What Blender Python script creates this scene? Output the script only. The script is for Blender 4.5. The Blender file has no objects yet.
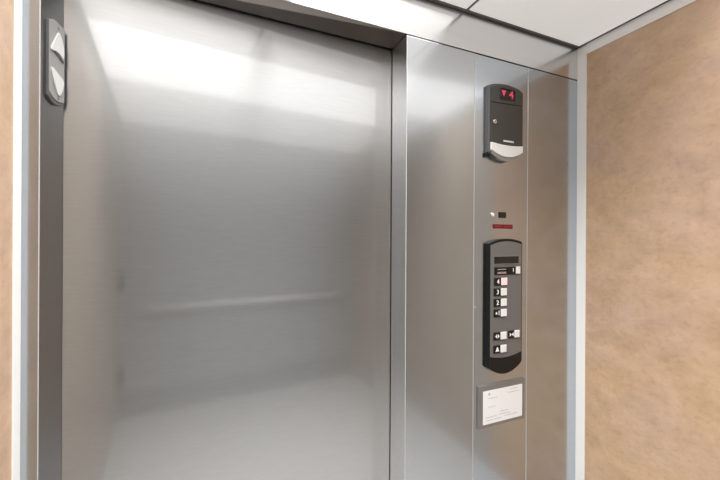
import bpy, bmesh, math
from mathutils import Vector, Matrix

scene = bpy.context.scene
COL = scene.collection
EYE = 1.38                 # camera height
YF = 1.112                 # plane of the stainless front wall
def yd(x):                 # face of the sliding door, hung slightly out of square
    return 1.175 + (x + 0.37) * 0.0515
XL, XR = -0.421, 1.577     # side walls
YB = -0.87                 # rear wall
ZC = 2.273                 # ceiling
ZH = 2.130                 # soffit of the door header
FILL_WATTS = {(0, 1): 7, (1, 1): 7.5, (2, 1): 5.8, (0, 2): 7, (1, 2): 7, (1, 0): 1.5}  # power of the lamps added below the ceiling panels
SPREAD = 110

# ------------------------------------------------------------------ materials
def new_mat(name):
    m = bpy.data.materials.new(name)
    m.use_nodes = True
    nt = m.node_tree
    b = nt.nodes['Principled BSDF']
    return m, nt, b

def plain(name, col, rough=0.5, metal=0.0, spec=0.5, emit=None, strength=0.0, coat=0.0):
    m, nt, b = new_mat(name)
    b.inputs['Base Color'].default_value = (*col, 1)
    b.inputs['Roughness'].default_value = rough
    b.inputs['Metallic'].default_value = metal
    b.inputs['Specular IOR Level'].default_value = spec
    if coat:
        b.inputs['Coat Weight'].default_value = coat
        b.inputs['Coat Roughness'].default_value = 0.15
    if emit:
        b.inputs['Emission Color'].default_value = (*emit, 1)
        b.inputs['Emission Strength'].default_value = strength
    # faint unevenness of the finish
    tc = nt.nodes.new('ShaderNodeTexCoord')
    n = nt.nodes.new('ShaderNodeTexNoise'); n.inputs['Scale'].default_value = 35
    mr = nt.nodes.new('ShaderNodeMapRange')
    mr.inputs['To Min'].default_value = max(0.02, rough - 0.04)
    mr.inputs['To Max'].default_value = min(1.0, rough + 0.04)
    nt.links.new(tc.outputs['Object'], n.inputs['Vector'])
    nt.links.new(n.outputs['Fac'], mr.inputs['Value'])
    nt.links.new(mr.outputs['Result'], b.inputs['Roughness'])
    return m

def steel(name, grain, across, col=(0.54, 0.545, 0.55), rough=0.055, aniso=0.72, streak=0.03, smudge=0.004, haze=0.68, hazy=0.28):
    """Brushed stainless steel; grain = direction of the brushing, across = direction in which it spreads reflections.
    Two lobes: a fairly clear reflection and a wider haze from the scratches."""
    m, nt, b = new_mat(name)
    b2 = nt.nodes.new('ShaderNodeBsdfPrincipled')
    out = [n for n in nt.nodes if n.type == 'OUTPUT_MATERIAL'][0]
    mixs = nt.nodes.new('ShaderNodeMixShader')
    mixs.inputs['Fac'].default_value = haze
    nt.links.new(b.outputs[0], mixs.inputs[1]); nt.links.new(b2.outputs[0], mixs.inputs[2])
    nt.links.new(mixs.outputs[0], out.inputs['Surface'])
    cx = nt.nodes.new('ShaderNodeCombineXYZ')
    for i, k in enumerate('XYZ'):
        cx.inputs[k].default_value = across[i]
    tc = nt.nodes.new('ShaderNodeTexCoord')
    mp = nt.nodes.new('ShaderNodeMapping')
    mp.inputs['Scale'].default_value = [300.0 * (1 - abs(g)) + 2.0 * abs(g) for g in grain]
    nt.links.new(tc.outputs['Object'], mp.inputs['Vector'])
    n = nt.nodes.new('ShaderNodeTexNoise')
    n.inputs['Scale'].default_value = 1.0
    n.inputs['Detail'].default_value = 3.0
    nt.links.new(mp.outputs['Vector'], n.inputs['Vector'])
    ramp = nt.nodes.new('ShaderNodeMapRange')
    ramp.inputs['From Min'].default_value = 0.3
    ramp.inputs['From Max'].default_value = 0.7
    ramp.inputs['To Min'].default_value = 1 - streak
    ramp.inputs['To Max'].default_value = 1 + streak
    nt.links.new(n.outputs['Fac'], ramp.inputs['Value'])
    mul = nt.nodes.new('ShaderNodeVectorMath'); mul.operation = 'SCALE'
    mul.inputs[0].default_value = col
    nt.links.new(ramp.outputs['Result'], mul.inputs['Scale'])
    # finger smudges change the gloss
    n2 = nt.nodes.new('ShaderNodeTexNoise')
    n2.inputs['Scale'].default_value = 5.0
    n2.inputs['Detail'].default_value = 6.0
    nt.links.new(tc.outputs['Object'], n2.inputs['Vector'])
    for bb, r, an in ((b, rough, aniso), (b2, hazy, aniso)):
        bb.inputs['Metallic'].default_value = 1.0
        bb.inputs['Anisotropic'].default_value = an
        nt.links.new(cx.outputs['Vector'], bb.inputs['Tangent'])
        nt.links.new(mul.outputs['Vector'], bb.inputs['Base Color'])
        r2 = nt.nodes.new('ShaderNodeMapRange')
        r2.inputs['From Min'].default_value = 0.35
        r2.inputs['From Max'].default_value = 0.75
        r2.inputs['To Min'].default_value = r
        r2.inputs['To Max'].default_value = r + smudge
        nt.links.new(n2.outputs['Fac'], r2.inputs['Value'])
        nt.links.new(r2.outputs['Result'], bb.inputs['Roughness'])
    return m

def laminate(name, dark, light, blush):
    """Mottled laminate of the cab walls: fine fibrous flecks over soft clouds."""
    m, nt, b = new_mat(name)
    L = nt.links.new
    def noise(scale, detail, rough, vec, dist=0.0):
        n = nt.nodes.new('ShaderNodeTexNoise')
        n.inputs['Scale'].default_value = scale; n.inputs['Detail'].default_value = detail
        n.inputs['Roughness'].default_value = rough; n.inputs['Distortion'].default_value = dist
        L(vec, n.inputs['Vector'])
        return n.outputs['Fac']
    def ramp(fac, p0, c0, p1, c1):
        r = nt.nodes.new('ShaderNodeValToRGB')
        r.color_ramp.elements[0].position = p0; r.color_ramp.elements[0].color = (*c0, 1)
        r.color_ramp.elements[1].position = p1; r.color_ramp.elements[1].color = (*c1, 1)
        L(fac, r.inputs['Fac'])
        return r.outputs['Color']
    tc = nt.nodes.new('ShaderNodeTexCoord')
    mp = nt.nodes.new('ShaderNodeMapping')
    mp.inputs['Scale'].default_value = (1.0, 1.0, 1.25)
    L(tc.outputs['Object'], mp.inputs['Vector'])
    v = mp.outputs['Vector']
    base = ramp(noise(10, 9, 0.66, v, 0.2), 0.30, dark, 0.72, light)
    mix = nt.nodes.new('ShaderNodeMixRGB')
    L(ramp(noise(2.6, 4, 0.55, v), 0.40, (0, 0, 0), 0.66, (0.8, 0.8, 0.8)), mix.inputs['Fac'])
    L(base, mix.inputs[1])
    tint = nt.nodes.new('ShaderNodeMixRGB'); tint.blend_type = 'MULTIPLY'; tint.inputs['Fac'].default_value = 1.0
    L(base, tint.inputs[1]); tint.inputs[2].default_value = (*blush, 1)
    L(tint.outputs['Color'], mix.inputs[2])
    fl = nt.nodes.new('ShaderNodeMixRGB'); fl.blend_type = 'MULTIPLY'
    fl.inputs['Fac'].default_value = 0.30
    L(mix.outputs['Color'], fl.inputs[1])
    L(ramp(noise(38, 4, 0.6, v, 0.5), 0.33, (0.72, 0.62, 0.52), 0.50, (1, 1, 1)), fl.inputs[2])
    L(fl.outputs['Color'], b.inputs['Base Color'])
    b.inputs['Roughness'].default_value = 0.36
    b.inputs['Specular IOR Level'].default_value = 0.7
    return m

X, Y, Z = (1, 0, 0), (0, 1, 0), (0, 0, 1)
M = dict(
    door=steel('brushed_steel_door', X, Z),
    face=steel('brushed_steel_front', X, Z, col=(0.545, 0.565, 0.585), rough=0.11, aniso=0.72, haze=0.6, hazy=0.25),
    column=steel('brushed_steel_column', X, Z, col=(0.53, 0.58, 0.635), rough=0.12, aniso=0.6, haze=0.6, hazy=0.27),
    header=steel('brushed_steel_header', X, (0, 1, 1), col=(0.73, 0.735, 0.74), rough=0.12, haze=0.7, hazy=0.22),
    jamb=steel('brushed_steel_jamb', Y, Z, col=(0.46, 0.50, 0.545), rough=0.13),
    dimmedjamb=steel('dimmed_brushed_jamb', Y, Z, col=(0.36, 0.37, 0.385), rough=0.13, haze=0.7, hazy=0.3),  # same steel, darkened in colour for the dim reflection it shows
    brightenedjamb=steel('brightened_brushed_jamb', Y, Z, col=(0.84, 0.84, 0.84), rough=0.13, haze=0.7, hazy=0.3),  # same steel, colour raised to stand in for reflected light
    edge=plain('painted_edge_highlight', (0.60, 0.60, 0.60), 0.4, 0.2),  # painted highlight, pale colour for light caught on folded sheet edges
    soffit=steel('dark_brown_soffit', X, Y, col=(0.24, 0.215, 0.20), rough=0.2),  # darker and browner than the header steel
    frame=plain('satin_grey_frame', (0.27, 0.265, 0.26), 0.35, 0.5),
    rail=plain('satin_white_rail', (0.86, 0.86, 0.85), 0.35),
    trim=plain('white_aluminium_trim', (0.95, 0.94, 0.925), 0.4, 0.0, 0.5),
    lam=laminate('mottled_tan_laminate', (0.51, 0.338, 0.205), (0.70, 0.485, 0.308), (0.96, 0.98, 1.22)),
    lamgrey=laminate('mottled_taupe_laminate', (0.40, 0.340, 0.285), (0.49, 0.425, 0.365), (1.0, 1.0, 1.0)),
    grey=plain('grey_rear_laminate', (0.36, 0.365, 0.37), 0.55),
    kick=plain('dark_grey_kick_plate', (0.20, 0.20, 0.20), 0.5),
    floor=plain('pale_grey_vinyl', (0.46, 0.455, 0.45), 0.45),
    grid=plain('dark_ceiling_grid', (0.18, 0.172, 0.17), 0.7),
    black=plain('black_plastic', (0.007, 0.007, 0.007), 0.4, spec=0.3),
    dark=plain('charcoal_plastic', (0.085, 0.083, 0.081), 0.33, coat=0.2),
    lid=plain('charcoal_plastic_lid', (0.050, 0.047, 0.044), 0.36),
    cap=plain('silver_plastic', (0.34, 0.34, 0.34), 0.35, 0.5),
    plate=plain('grey_satin_plate', (0.16, 0.155, 0.15), 0.45, 0.2),
    lens=plain('milky_white_lens', (0.78, 0.78, 0.77), 0.3),
    lanternlens=plain('frosted_lantern_lens', (0.60, 0.60, 0.60), 0.45),
    pink=plain('lit_pink_lens', (0.9, 0.62, 0.64), 0.3, emit=(1.0, 0.45, 0.5), strength=0.22),
    screw=plain('screw_steel', (0.72, 0.72, 0.72), 0.25, 1.0),
    ink=plain('white_ink', (0.85, 0.85, 0.85), 0.5),
    pinkink=plain('pale_pink_ink', (0.62, 0.42, 0.42), 0.5),
    red=plain('red_label', (0.15, 0.003, 0.010), 0.5, spec=0.25),
    redink=plain('faded_red_ink', (0.27, 0.03, 0.045), 0.5),
    led=plain('red_led', (0.4, 0.02, 0.05), 0.4, emit=(1.0, 0.10, 0.20), strength=0.40),
    glass=plain('black_glass', (0.010, 0.010, 0.010), 0.12),
    paper=plain('white_paper', (0.86, 0.86, 0.86), 0.6),
    print=plain('grey_print', (0.46, 0.46, 0.47), 0.7),
    lantern=plain('grey_lantern_plate', (0.34, 0.34, 0.34), 0.4, 0.3),
    lanternrim=plain('dark_lantern_rim', (0.11, 0.11, 0.11), 0.4),
)

def panel_mat(name, strength):
    return plain(name, (0.80, 0.80, 0.80), 0.55, emit=(1.0, 0.99, 0.975), strength=strength)
M['panel_front'] = panel_mat('dim_translucent_panel', 0.33)
M['panel_mid'] = panel_mat('bright_translucent_panel', 1.45)
M['panel_rear'] = panel_mat('translucent_panel', 0.45)

# ------------------------------------------------------------------ helpers
def link(name, bm, mat, parent=None, smooth=False, loc=None):
    """One mesh object; vertices are given in world space, origin moved to loc or the box centre of the base."""
    bmesh.ops.recalc_face_normals(bm, faces=bm.faces[:])
    me = bpy.data.meshes.new(name)
    vs = [v.co.copy() for v in bm.verts]
    if parent is not None:
        org = Vector(parent['_org'])
    elif loc is not None:
        org = Vector(loc)
    else:
        lo = Vector([min(v[i] for v in vs) for i in range(3)])
        hi = Vector([max(v[i] for v in vs) for i in range(3)])
        org = Vector(((lo.x + hi.x) / 2, (lo.y + hi.y) / 2, lo.z))
    bmesh.ops.translate(bm, verts=bm.verts[:], vec=-org)
    bm.to_mesh(me); bm.free()
    if smooth:
        for p in me.polygons: p.use_smooth = True
    me.materials.append(mat)
    o = bpy.data.objects.new(name, me)
    COL.objects.link(o)
    if parent is not None:
        o.parent = parent
        o['_org'] = list(org)
    else:
        o.location = org
        o['_org'] = list(org)
    return o

def box(bm, x0, x1, y0, y1, z0, z1, bevel=0.0, seg=2):
    r = bmesh.ops.create_cube(bm, size=1.0)
    for v in r['verts']:
        v.co = Vector(((x0 + x1) / 2 + v.co.x * (x1 - x0), (y0 + y1) / 2 + v.co.y * (y1 - y0), (z0 + z1) / 2 + v.co.z * (z1 - z0)))
    if bevel:
        es = list({e for v in r['verts'] for e in v.link_edges})
        bmesh.ops.bevel(bm, geom=es, offset=bevel, segments=seg, affect='EDGES', profile=0.5)
    return bm

def boxes(*bs):
    bm = bmesh.new()
    for b in bs: box(bm, *b)
    return bm

def prism_y(pts, y0, y1, bevel=0.0, seg=2):
    """Outline in x,z pushed from y1 (back) to y0 (front); the front rim is bevelled."""
    bm = bmesh.new()
    f = [bm.verts.new((x, y0, z)) for x, z in pts]
    b = [bm.verts.new((x, y1, z)) for x, z in pts]
    n = len(pts)
    ff = bm.faces.new(f); bm.faces.new(b[::-1])
    for i in range(n):
        bm.faces.new((f[i], b[i], b[(i + 1) % n], f[(i + 1) % n]))
    if bevel:
        bmesh.ops.bevel(bm, geom=list(ff.edges), offset=bevel, segments=seg, affect='EDGES', profile=0.5)
    return bm

def prism_x(pts, x0, x1, bevel=0.0, seg=2):
    """Outline in y,z pushed from x0 (back) to x1 (front)."""
    bm = prism_y(pts, -x1, -x0, bevel, seg)
    for v in bm.verts:
        x, y, z = v.co
        v.co = (-y, x, z)
    return bm

def prism_z(pts, z0, z1, bevel=0.0, seg=3, bev_at=()):
    """Outline in x,y lifted from z0 to z1; upright edges at the listed corners are rounded."""
    bm = bmesh.new()
    f = [bm.verts.new((x, y, z0)) for x, y in pts]
    b = [bm.verts.new((x, y, z1)) for x, y in pts]
    n = len(pts)
    bm.faces.new(f[::-1]); bm.faces.new(b)
    for i in range(n):
        bm.faces.new((f[i], f[(i + 1) % n], b[(i + 1) % n], b[i]))
    if bevel:
        es = []
        for i in bev_at:
            es += [e for e in f[i].link_edges if b[i] in e.verts]
        bmesh.ops.bevel(bm, geom=es, offset=bevel, segments=seg, affect='EDGES', profile=0.5)
    return bm

def arc(x0, z0, x1, z1, sag, n=14):
    """Points of a shallow bow from (x0,z0) to (x1,z1) with the given rise."""
    out = []
    for i in range(n + 1):
        t = i / n
        out.append((x0 + (x1 - x0) * t, z0 + (z1 - z0) * t + sag * (1 - (2 * t - 1) ** 2)))
    return out

def disc_y(cx, cz, r, y0, y1, n=20, bevel=0.0):
    return prism_y([(cx + r * math.cos(2 * math.pi * i / n), cz + r * math.sin(2 * math.pi * i / n)) for i in range(n)], y0, y1, bevel)

def tube(path, r, n=12):
    bm = bmesh.new(); rings = []
    for i, p in enumerate(path):
        p = Vector(p)
        d = (Vector(path[min(i + 1, len(path) - 1)]) - Vector(path[max(i - 1, 0)])).normalized()
        a = d.cross(Vector(Z)) if abs(d.z) < 0.9 else d.cross(Vector(X))
        a.normalize(); c = d.cross(a)
        rings.append([bm.verts.new(p + (a * math.cos(2 * math.pi * k / n) + c * math.sin(2 * math.pi * k / n)) * r) for k in range(n)])
    for A, B in zip(rings, rings[1:]):
        for k in range(n):
            bm.faces.new((A[k], A[(k + 1) % n], B[(k + 1) % n], B[k]))
    bm.faces.new(rings[0][::-1]); bm.faces.new(rings[-1])
    return bm

def text(name, s, size, cx, cz, y, mat, parent, depth=0.0004, sx=1.0):
    cu = bpy.data.curves.new(name, 'FONT')
    cu.body = s; cu.size = size; cu.align_x = 'CENTER'; cu.align_y = 'CENTER'
    cu.extrude = depth; cu.resolution_u = 3; cu.offset = size * 0.012
    t = bpy.data.objects.new(name, cu); COL.objects.link(t)
    bpy.context.view_layer.update()
    me = bpy.data.meshes.new_from_object(t.evaluated_get(bpy.context.evaluated_depsgraph_get()))
    bpy.data.objects.remove(t); bpy.data.curves.remove(cu)
    bm = bmesh.new(); bm.from_mesh(me); bpy.data.meshes.remove(me)
    for v in bm.verts:
        v.co = Vector((cx + v.co.x * sx, y - v.co.z, cz + v.co.y))
    return link(name, bm, mat, parent)

def thing(name, loc, label, cat, group=None):
    o = bpy.data.objects.new(name, None); COL.objects.link(o)
    o.empty_display_size = 0.05
    o.location = loc; o['_org'] = list(loc)
    return tag(o, label, cat, group)

def tag(o, label, cat, group=None, kind=None):
    o['label'] = label; o['category'] = cat
    if group: o['group'] = group
    if kind: o['kind'] = kind
    return o

def resize(root, k, loc):
    """Make a finished thing k times as wide and as high, and set its base down at loc."""
    def walk(o):
        for c in [q for q in bpy.data.objects if q.parent == o]:
            for v in c.data.vertices:
                v.co.x *= k; v.co.z *= k
            walk(c)
    walk(root)
    root.location = loc

def struct(name, bm, mat, label, cat):
    return tag(link(name, bm, mat), label, cat, kind='structure')

# ------------------------------------------------------------------ the setting
struct('floor', boxes((-0.50, 1.64, YB - 0.05, 1.40, -0.05, 0.0)), M['floor'], 'pale grey vinyl floor of the elevator cab', 'floor')
struct('ceiling', boxes((-0.50, 1.64, YB - 0.05, 1.40, ZC + 0.005, ZC + 0.06)), M['grid'], 'dark recessed grid showing between the white ceiling panels', 'ceiling')
struct('wall_right', boxes((XR, XR + 0.05, 0.585, 1.16, 0.0, ZC + 0.005)), M['lam'], 'mottled tan laminate wall on the right of the cab', 'wall')
struct('wall_right_rear', boxes((XR, XR + 0.05, YB, 0.582, 0.0, ZC + 0.005)), M['lamgrey'], 'taupe laminate wall on the right, behind the tan panel', 'wall')
struct('wall_left', boxes((XL - 0.05, XL, 1.00, 1.16, 0.0, ZC + 0.005)), M['lam'], 'narrow strip of mottled tan laminate wall at the left edge', 'wall')
struct('wall_left_rear', boxes((XL - 0.05, XL, YB, 0.997, 0.0, ZC + 0.005)), M['lamgrey'], 'taupe laminate wall on the left, mirrored in the door', 'wall')
rear = struct('wall_rear', boxes((XL - 0.05, XR + 0.05, YB - 0.05, YB, 0.0, ZC + 0.005)), M['grey'], 'plain grey rear wall seen mirrored in the steel door', 'wall')
struct('wall_shaft', boxes((-0.60, 1.75, 1.40, 1.44, 0.0, 2.5)), M['grid'], 'dark shaft wall glimpsed through the gap above the door', 'wall')
struct('baseboard_rear', boxes((XL, XR, YB, YB + 0.012, 0.0, 0.20)), M['kick'], 'dark grey kick plate along the foot of the rear wall', 'baseboard')
struct('trim_1', boxes((XR - 0.004, XR, YF - 0.043, YF, 0.0, ZC - 0.001, 0.001)), M['trim'], 'white upright trim where the orange wall meets the steel front', 'trim')
struct('trim_2', boxes((XR - 0.004, XR, YB + 0.001, YF - 0.0435, ZC - 0.043, ZC + 0.003, 0.001)), M['trim'], 'white trim along the top of the orange right wall', 'trim')
struct('trim_3', boxes((XL, XL + 0.004, YF - 0.034, YF, 0.0, ZC - 0.001, 0.001)), M['trim'], 'white upright trim beside the narrow left strip of orange wall', 'trim')

# sliding door (goes on behind the right hand jamb)
dx0, dx1 = -0.358, 0.690
struct('door_1', prism_z([(dx0, yd(dx0)), (dx1, yd(dx1)), (dx1, yd(dx1) + 0.03), (dx0, yd(dx0) + 0.03)], 0.004, ZH + 0.06, 0.0015, 2, (0, 1)), M['door'],
       'wide brushed stainless steel sliding elevator door, closed', 'door')

# ------------------------------------------------------------------ front panels
# left return with its jamb, one bent sheet
lp = thing('return_panel', (-0.40, YF, 0.0), 'narrow steel return panel left of the door, carrying the arrow lantern', 'panel')
link('face', prism_z([(XL, YF), (-0.3835, YF), (-0.3860, YF + 0.005), (XL, YF + 0.005)], 0.0, ZH - 0.012, 0.0015, 3, (1,)), M['jamb'], lp)
jb = link('jamb', prism_z([(-0.3832, YF + 0.0005), (-0.3560, 1.1735), (-0.3625, 1.1750), (-0.3880, YF + 0.0055)], 0.0, ZH - 0.012, 0.0010, 2, (0,)), M['dimmedjamb'], lp)
link('edge', boxes((-0.3850, -0.3828, YF - 0.0006, YF + 0.001, 0.0, ZH - 0.012, 0.0005)), M['edge'], lp)  # pale strip drawn as the highlight along the fold
jb['label'] = 'steel jamb facing the door opening, colour darkened for its dim reflection'
# wide right return with its jamb
rp = thing('return_panel', (0.814, YF, 0.0), 'wide plain steel panel between the door opening and the button column', 'panel')
link('face', boxes((0.6605, 0.9692, YF, YF + 0.012, 0.0, ZH - 0.005, 0.001)), M['face'], rp)
jb = link('jamb', prism_z([(0.6592, YF + 0.002), (0.667, YF + 0.012), (0.669, 1.2235), (0.6605, 1.2235)], 0.0, ZH - 0.003), M['brightenedjamb'], rp)
link('edge', boxes((0.6588, 0.6606, YF - 0.0006, YF + 0.003, 0.0, ZH - 0.005, 0.0005)), M['edge'], rp)  # highlight of the corner, put in as a pale strip
# column that carries the controls
colm = thing('control_column', (1.1155, YF, 0.0), 'narrow screwed steel column carrying the card box, buttons and certificate', 'panel')
link('column_face', boxes((0.9705, 1.2605, YF, YF + 0.012, 0.0, ZH - 0.005, 0.0025)), M['column'], colm)
for sx, sz in ((0.983, 2.085), (1.2525, 2.084), (0.981, 1.1135), (1.2540, 1.1155), (0.982, 0.16), (1.253, 0.16)):
    link('screw', disc_y(sx, sz, 0.0042, YF - 0.0016, YF + 0.002, 12, 0.0008), M['screw'], colm)
link('edge', boxes((0.9698, 0.9716, YF - 0.0008, YF + 0.002, 0.0, ZH - 0.003, 0.0005)), M['edge'], colm)  # pale strip standing for the glint along the left seam
link('edge', boxes((1.2594, 1.2612, YF - 0.0008, YF + 0.002, 0.0, ZH - 0.003, 0.0005)), M['edge'], colm)  # likewise for the glint along the right seam
tag(link('return_panel', boxes((1.2618, XR - 0.001, YF, YF + 0.012, 0.0, ZH - 0.005, 0.0015)), M['column']),
    'blank steel strip between the button column and the orange wall', 'panel')
# header over door and panels, bent back into a soffit
hp = thing('header_panel', (0.578, YF, ZH), 'long steel header running over the door and panels below the ceiling', 'panel')
link('face', boxes((XL, XR - 0.0005, YF, YF + 0.012, ZH, ZC - 0.001, 0.0)), M['header'], hp)
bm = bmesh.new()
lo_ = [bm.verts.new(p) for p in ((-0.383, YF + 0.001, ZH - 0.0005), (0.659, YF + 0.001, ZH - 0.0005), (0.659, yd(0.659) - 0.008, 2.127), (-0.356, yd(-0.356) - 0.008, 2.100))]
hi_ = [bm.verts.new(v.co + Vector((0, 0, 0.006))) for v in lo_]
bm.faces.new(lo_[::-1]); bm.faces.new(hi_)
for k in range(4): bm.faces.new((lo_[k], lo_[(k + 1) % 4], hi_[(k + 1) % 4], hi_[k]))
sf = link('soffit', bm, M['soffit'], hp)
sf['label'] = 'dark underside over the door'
struct('trim_4', boxes((0.664, XR - 0.001, YF + 0.0005, YF + 0.012, ZH - 0.0050, ZH, 0.0)), M['black'], 'thin dark joint between the header and the steel panels', 'trim')

# ------------------------------------------------------------------ ceiling panels
gx = [XL + 0.004, 0.245, 0.918, XR]
gy = [YB + 0.004, 0.0, 0.60, YF]
lab = {
    (2, 2): 'large white ceiling panel in the front corner above the orange wall',
    (1, 2): 'white ceiling panel showing only a sliver left of the dark grid line',
    (0, 2): 'white ceiling panel above the left door jamb',
    (None, 1): 'long bright ceiling panel across the middle of the cab, mirrored in the door',
    (None, 0): 'long dimmer ceiling panel across the rear of the cab',
}
for (i, j), l in lab.items():
    i0, i1 = (0, 2) if i is None else (i, i)
    e0 = 0.020 if i0 == 0 else 0.0075
    e1 = 0.020 if i1 == 2 else 0.0075
    f1 = 0.020 if j == 2 else 0.0075
    f0 = 0.020 if j == 0 else 0.0075
    bm = boxes((gx[i0] + e0, gx[i1 + 1] - e1, gy[j] + f0, gy[j + 1] - f1, ZC, ZC + 0.005, 0.001))
    tag(link('ceiling_panel', bm, M[('panel_rear', 'panel_mid', 'panel_front')[j]]), l, 'ceiling panel', 'ceiling panels')

# added fill lamps below the panels, spread kept narrow to miss the door reflection
for (i, j), e in FILL_WATTS.items():
    l = bpy.data.lights.new('panel_fill', 'AREA')
    l.shape = 'RECTANGLE'; l.size = gx[i + 1] - gx[i] - 0.05; l.size_y = gy[j + 1] - gy[j] - 0.05
    l.energy = e; l.spread = math.radians(SPREAD); l.color = (1.0, 0.99, 0.97)
    lo = bpy.data.objects.new('panel_fill', l); COL.objects.link(lo)
    lo.location = ((gx[i] + gx[i + 1]) / 2, (gy[j] + gy[j + 1]) / 2, ZC - 0.003)

# ------------------------------------------------------------------ card box with floor display
F = YF - 0.020
rb = thing('card_reader', (1.102, YF, 1.697), 'tall charcoal wall box with red floor display and white lower lens', 'card reader')
x0, x1 = 1.008, 1.187
out = arc(x0, 1.993, x1, 1.994, 0.014) + arc(x1, 1.745, x0, 1.728, -0.034)
link('housing', prism_y([(a, b) for a, b in out], F + 0.002, YF, 0.007, 3), M['dark'], rb)
fx0, fx1 = 1.0165, 1.183
link('display_cap', prism_y(arc(fx0, 1.984, fx1, 1.987, 0.013) + [(fx1, 1.9315), (fx0, 1.9255)], F - 0.004, F + 0.004, 0.0015), M['lid'], rb)
link('cover', prism_y([(fx0, 1.9235), (fx1, 1.9295)] + arc(fx1, 1.7690, fx0, 1.7690, -0.006), F - 0.004, F + 0.004, 0.0015), M['lid'], rb)
lens = link('lower_lens', prism_y(arc(fx0, 1.7670, fx1, 1.7670, -0.006) + arc(fx1, 1.741, fx0, 1.737, -0.024), F - 0.007, F + 0.004, 0.003), M['lens'], rb)
lens['label'] = 'milky white lens at the bottom of the box'
link('lower_lip', prism_y(arc(x0 + 0.012, 1.737, fx1, 1.741, -0.024) + arc(fx1, 1.736, x0 + 0.012, 1.724, -0.031), F - 0.003, F + 0.010, 0.001), M['cap'], rb)
link('foot', boxes((1.004, 1.020, F + 0.006, YF, 1.712, 1.730, 0.002)), M['black'], rb)
win = link('display_window', prism_y([(1.058, 1.985), (1.142, 1.988), (1.142, 1.944), (1.058, 1.940)], F - 0.0046, F - 0.003, 0.0004), M['glass'], rb)
link('display_visor', boxes((1.068, 1.134, F - 0.0075, F - 0.003, 1.9825, 1.9875, 0.001)), M['black'], rb)
# red characters: a down arrow and a figure
bm = prism_y([(1.0665, 1.979), (1.0905, 1.980), (1.0790, 1.954)], F - 0.0054, F - 0.0042)
a = link('arrow', bm, M['led'], win)
text('digit', '4', 0.046, 1.1185, 1.966, F - 0.0049, M['led'], win, 0.0005, 1.1)
lk = link('key_lock', disc_y(1.031, 1.8477, 0.0088, F - 0.010, F, 20, 0.002), M['screw'], rb)
link('keyhole', boxes((1.0300, 1.0320, F - 0.0106, F - 0.0095, 1.8437, 1.8517, 0)), M['black'], lk)
link('name_mark', boxes(*[(1.0785 + 0.0080 * i, 1.0785 + 0.0080 * i + 0.0064, F - 0.0046, F - 0.0038, 1.7752, 1.7820, 0) for i in range(7)]), M['ink'], rb)

resize(rb, 1.0187, (1.1226, YF, 1.7029))

# ------------------------------------------------------------------ sensor, lamp, red label
tag(link('camera_window', boxes((1.1005, 1.1365, YF - 0.004, YF, 1.4745, 1.4985, 0.001)), M['glass']),
    'small square black window above the red label', 'sensor')
ind = thing('indicator_lamp', (1.066, YF, 1.478), 'tiny round white lamp left of the square black window', 'lamp')
link('bezel', disc_y(1.066, 1.4860, 0.0095, YF - 0.002, YF, 20, 0.0008), M['screw'], ind)
link('lens', disc_y(1.066, 1.4860, 0.0065, YF - 0.005, YF - 0.001, 20, 0.002), M['lens'], ind)
rl = thing('red_label', (1.1215, YF, 1.431), 'small dark red strip label above the button panel', 'label')
link('strip', boxes((1.0688, 1.1743, YF - 0.002, YF, 1.4305, 1.4475, 0.0005)), M['red'], rl)
link('lettering', boxes(*[(1.0735 + 0.0090 * i + (0.007 if i > 4 else 0), 1.0735 + 0.0090 * i + 0.0062 + (0.007 if i > 4 else 0), YF - 0.0025, YF - 0.0015, 1.4362, 1.4420, 0) for i in range(10)]), M['redink'], rl)

# ------------------------------------------------------------------ button panel
F = YF - 0.019
bp = thing('button_panel', (1.106, YF, 0.845), 'black framed grey elevator button panel with rounded ends', 'button panel')
x0, x1 = 1.0165, 1.1955
ot = arc(x0, 1.369, x1, 1.374, 0.0165, 18) + arc(x1, 0.884, x0, 0.877, -0.036, 18)
link('housing', prism_y(ot, F, YF, 0.004, 3), M['black'], bp)
fp = arc(1.0235, 1.3615, 1.1885, 1.3655, 0.0145, 18) + arc(1.1890, 0.925, 1.0235, 0.921, -0.0115, 18)
fc = link('face_plate', prism_y(fp, F - 0.0015, F + 0.002, 0.0007, 1), M['plate'], bp)
fc['label'] = 'grey satin face with the buttons'
P = F - 0.0015
dw = link('display_window', boxes((1.0415, 1.1705, P - 0.0012, P + 0.001, 1.2880, 1.3170, 0.0006)), M['glass'], bp)
link('display_rim', boxes((1.0415, 1.1705, P - 0.0022, P, 1.2855, 1.2880, 0.0004), (1.0415, 1.1705, P - 0.0030, P, 1.3170, 1.3190, 0.0004)), M['frame'], dw)
# instruction plate and its push button
ip = link('button', boxes((1.0415, 1.1755, P - 0.0025, P, 1.2440, 1.2745, 0.0008)), M['black'], bp)
link('pad', boxes((1.1535, 1.1745, P - 0.0065, P - 0.002, 1.2460, 1.2750, 0.0012)), M['lens'], ip)
link('lettering', boxes(*[(1.0575 + 0.0064 * i, 1.0575 + 0.0064 * i + 0.0046, P - 0.0029, P - 0.002, zz, zz + 0.0030, 0) for zz in (1.2640, 1.2520) for i in range(7)],
     (1.0560, 1.1030, P - 0.0029, P - 0.002, 1.2490, 1.2504, 0)), M['pinkink'], ip)
text('figure', '1', 0.022, 1.1400, 1.2605, P - 0.0026, M['ink'], ip, 0.0004)

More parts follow.
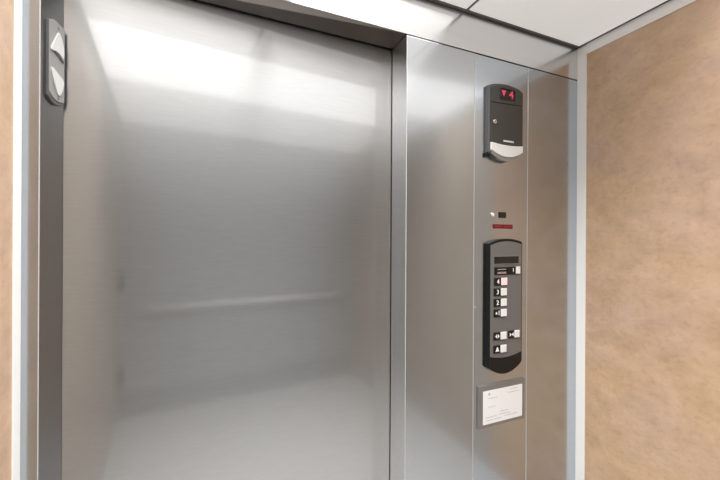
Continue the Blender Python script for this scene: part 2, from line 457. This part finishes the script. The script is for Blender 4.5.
def button(bx, bz, sym, padmat='lens', w=0.0635, pad=0.0290, label=None):
    b = link('button', boxes((bx, bx + w, P - 0.0025, P, bz - 0.0155, bz + 0.0155, 0.0008)), M['black'], bp)
    link('pad', boxes((bx + w - pad, bx + w + 0.0005, P - 0.0065, P - 0.002, bz - 0.0140, bz + 0.0155, 0.0014)), M[padmat], b)
    cx = bx + (w - pad) * 0.56
    y = P - 0.0027
    if sym in ('4', '3', '2'):
        text('figure', sym, 0.026, cx, bz, y, M['ink'], b, 0.0004)
    elif sym == '*1':
        text('figure', '1', 0.026, cx + 0.007, bz, y, M['ink'], b, 0.0004)
        pts = []
        for k in range(10):
            r = 0.0070 if k % 2 == 0 else 0.0030
            t = math.pi / 2 + k * math.pi / 5
            pts.append((cx - 0.006 + r * math.cos(t), bz + r * math.sin(t)))
        link('star', prism_y(pts, y, P - 0.002), M['ink'], b)
    elif sym == 'open':
        s = 0.0085
        bm = prism_y([(cx - 0.0115, bz), (cx - 0.0018, bz - s), (cx - 0.0018, bz + s)], y, P - 0.002)
        link('arrow', bm, M['ink'], b)
        bm = prism_y([(cx + 0.0115, bz), (cx + 0.0018, bz + s), (cx + 0.0018, bz - s)], y, P - 0.002)
        link('arrow', bm, M['ink'], b)
    elif sym == 'close':
        s = 0.0080
        link('arrow', prism_y([(cx - 0.0008, bz), (cx - 0.0100, bz + s), (cx - 0.0100, bz - s)], y, P - 0.002), M['ink'], b)
        link('arrow', prism_y([(cx + 0.0008, bz), (cx + 0.0100, bz - s), (cx + 0.0100, bz + s)], y, P - 0.002), M['ink'], b)
    elif sym == 'bell':
        pts = [(cx - 0.0105, bz - 0.0085), (cx + 0.0105, bz - 0.0085), (cx + 0.0060, bz - 0.002), (cx + 0.0045, bz + 0.005), (cx, bz + 0.0100), (cx - 0.0045, bz + 0.005), (cx - 0.0060, bz - 0.002)]
        link('bell', prism_y(pts, y, P - 0.002), M['ink'], b)
    if label: b['label'] = label
    return b
button(1.0405, 1.2165, '4', 'pink', label='button for floor 4 with pink lit pad')
button(1.0390, 1.1750, '3', label='button for floor 3')
button(1.0390, 1.1330, '2', label='button for floor 2')
button(1.0390, 1.0915, '*1', label='starred button for floor 1')
button(1.0385, 1.0000, 'open', label='door open button')
button(1.1165, 1.0000, 'close', w=0.0560, pad=0.0255, label='door close button')
button(1.0385, 0.9480, 'bell', label='alarm button with white bell')

resize(bp, 1.0149, (1.1225, YF, 0.8370))

# ------------------------------------------------------------------ certificate
cf = thing('certificate_frame', (1.118, YF, 0.625), 'white printed certificate in a grey steel frame below the buttons', 'certificate')
link('frame', boxes((0.992, 1.2435, YF - 0.006, YF, 0.6245, 0.7965, 0.0015)), M['frame'], cf)
pp = link('sheet', boxes((1.0160, 1.2285, YF - 0.0066, YF - 0.005, 0.6380, 0.7730, 0)), M['paper'], cf)
# faint print
y0, y1 = YF - 0.0070, YF - 0.0064
link('emblem', disc_y(1.0475, 0.7585, 0.0052, y0, y1, 10), M['print'], pp)
for a_, b_, z_ in ((1.044, 1.094, 0.7400), (1.150, 1.214, 0.7480), (1.160, 1.210, 0.7620), (1.044, 1.080, 0.7050), (1.106, 1.150, 0.6780), (1.030, 1.090, 0.6640), (1.100, 1.160, 0.6660), (1.030, 1.120, 0.6520), (1.130, 1.200, 0.6560)):
    ws = []; x = a_; k = 0
    while x < b_ - 0.004:
        w = 0.006 + 0.004 * ((k * 7) % 3)
        ws.append((x, min(x + w, b_), y0, y1, z_, z_ + 0.0022, 0)); x += w + 0.003; k += 1
    link('printed_line', boxes(*ws), M['print'], pp)

# ------------------------------------------------------------------ arrow lantern on the left jamb
JA = Vector((-0.3835, YF, 0)); JT = Vector((0.41665, 0.90906, 0)); JN = Vector((0.90906, -0.41665, 0))
def on_jamb(pts, w0, w1, bevel=0.0, seg=2):
    """Outline along the jamb face (distance in from its edge, height) raised from w0 to w1."""
    bm = prism_x(pts, w0, w1, bevel, seg)
    for v in bm.verts:
        w, u, z = v.co
        v.co = JA + JT * u + JN * w + Vector((0, 0, z))
    return bm
lt = thing('arrow_lantern', (-0.370, 1.140, 1.72), 'grey direction lantern with two white arrow lenses on the left door jamb', 'lantern')
U1 = 0.0605
link('back_box', on_jamb([(0.0150, 1.930), (0.024, 1.936), (0.034, 1.937), (U1, 1.930), (U1, 1.728), (0.043, 1.724), (0.034, 1.724), (0.025, 1.729), (0.0150, 1.741)], 0.0003, 0.0070, 0.0008), M['lanternrim'], lt)
link('face_plate', on_jamb([(0.0168, 1.931), (0.026, 1.9365), (0.036, 1.937), (U1, 1.930), (U1, 1.736), (0.044, 1.733), (0.034, 1.735), (0.026, 1.740), (0.0168, 1.751)], 0.0070, 0.0088, 0.0006), M['lantern'], lt)
def smooth_pts(ctrl, n=4):
    out = []
    m = len(ctrl)
    for i in range(m):
        p0, p1, p2, p3 = (Vector(ctrl[(i + k - 1) % m]) for k in range(4))
        for s in range(n):
            t = s / n
            q = 0.5 * ((2 * p1) + (-p0 + p2) * t + (2 * p0 - 5 * p1 + 4 * p2 - p3) * t * t + (-p0 + 3 * p1 - 3 * p2 + p3) * t ** 3)
            out.append((q.x, q.y))
    return out
up = [(0.0395, 1.9095), (0.0440, 1.9060), (0.0490, 1.8960), (0.0545, 1.8760), (0.0550, 1.8550), (0.0530, 1.8480), (0.0470, 1.8520), (0.0370, 1.8590), (0.0250, 1.8570), (0.0185, 1.8580), (0.0220, 1.8690), (0.0330, 1.8950)]
dn = [(0.0190, 1.8100), (0.0270, 1.8110), (0.0400, 1.8010), (0.0530, 1.7940), (0.0550, 1.7830), (0.0520, 1.7680), (0.0455, 1.7520), (0.0400, 1.7480), (0.0340, 1.7590), (0.0240, 1.7860)]
shadow = [(0.0290, 1.8585), (0.0400, 1.8570), (0.0480, 1.8510), (0.0555, 1.8440), (0.0555, 1.8380), (0.0480, 1.8430), (0.0400, 1.8500), (0.0300, 1.8545)]
for pts in (up, dn):
    link('arrow_lens', on_jamb(smooth_pts(pts), 0.0088, 0.0125, 0.0012), M['lanternlens'], lt)
link('lens_shadow', on_jamb(shadow, 0.0088, 0.0115, 0.0005), M['lanternrim'], lt)  # dark strip modelled as the shade below the upper arrow lens
for z_ in (1.9215, 1.7400):
    link('screw', on_jamb([(0.0415 + 0.0022 * math.cos(k), z_ + 0.0040 * math.sin(k)) for k in [i * math.pi / 5 for i in range(10)]], 0.0088, 0.0095), M['grid'], lt)

# ------------------------------------------------------------------ seen only as reflections
hr = thing('handrail', (0.6, YB, 0.83), 'round steel handrail on the rear wall, mirrored in the door', 'handrail')
link('rail', tube([(-0.22, YB + 0.055, 0.835), (1.50, YB + 0.055, 0.835)], 0.025, 16), M['rail'], hr, smooth=True)
for x in (-0.14, 0.64, 1.42):
    link('bracket', tube([(x, YB, 0.825), (x, YB + 0.055, 0.825)], 0.009, 10), M['rail'], hr)
for z_ in (1.058, 0.325):
    link('corner_clip', boxes((XL + 0.0005, XL + 0.040, YB - 0.001, YB + 0.014, z_ - 0.070, z_ + 0.070, 0.002)), M['black'], rear)
tag(link('switch_plate', boxes((XL, XL + 0.012, -0.19, 0.02, 1.575, 1.695, 0.002)), M['kick']), 'small dark plate on the left wall, faintly mirrored in the door', 'plate')

# ------------------------------------------------------------------ camera, world, view
def clean():
    for o in bpy.data.objects:
        if '_org' in o: del o['_org']
clean()

cam = bpy.data.cameras.new('camera'); co = bpy.data.objects.new('camera', cam); COL.objects.link(co)
cam.sensor_width = 36.0; cam.lens = 353.07 / 720 * 36.0; cam.clip_start = 0.01
yaw, roll = math.radians(23.2455), math.radians(0.305)
fwd = Vector((math.sin(yaw), math.cos(yaw), 0)); r0 = Vector((math.cos(yaw), -math.sin(yaw), 0)); u0 = Vector((0, 0, 1))
rt = r0 * math.cos(roll) + u0 * math.sin(roll); up_ = -r0 * math.sin(roll) + u0 * math.cos(roll)
m = Matrix((rt, up_, -fwd)).transposed().to_4x4()
m.translation = Vector((0, 0, EYE))
co.matrix_world = m
scene.camera = co

w = bpy.data.worlds.new('world'); scene.world = w; w.use_nodes = True
w.node_tree.nodes['Background'].inputs['Color'].default_value = (0.02, 0.02, 0.02, 1)
scene.view_settings.view_transform = 'Standard'
scene.view_settings.look = 'None'
scene.view_settings.gamma = 1.0
scene.view_settings.exposure = 0.0
scene.view_settings.use_curve_mapping = False
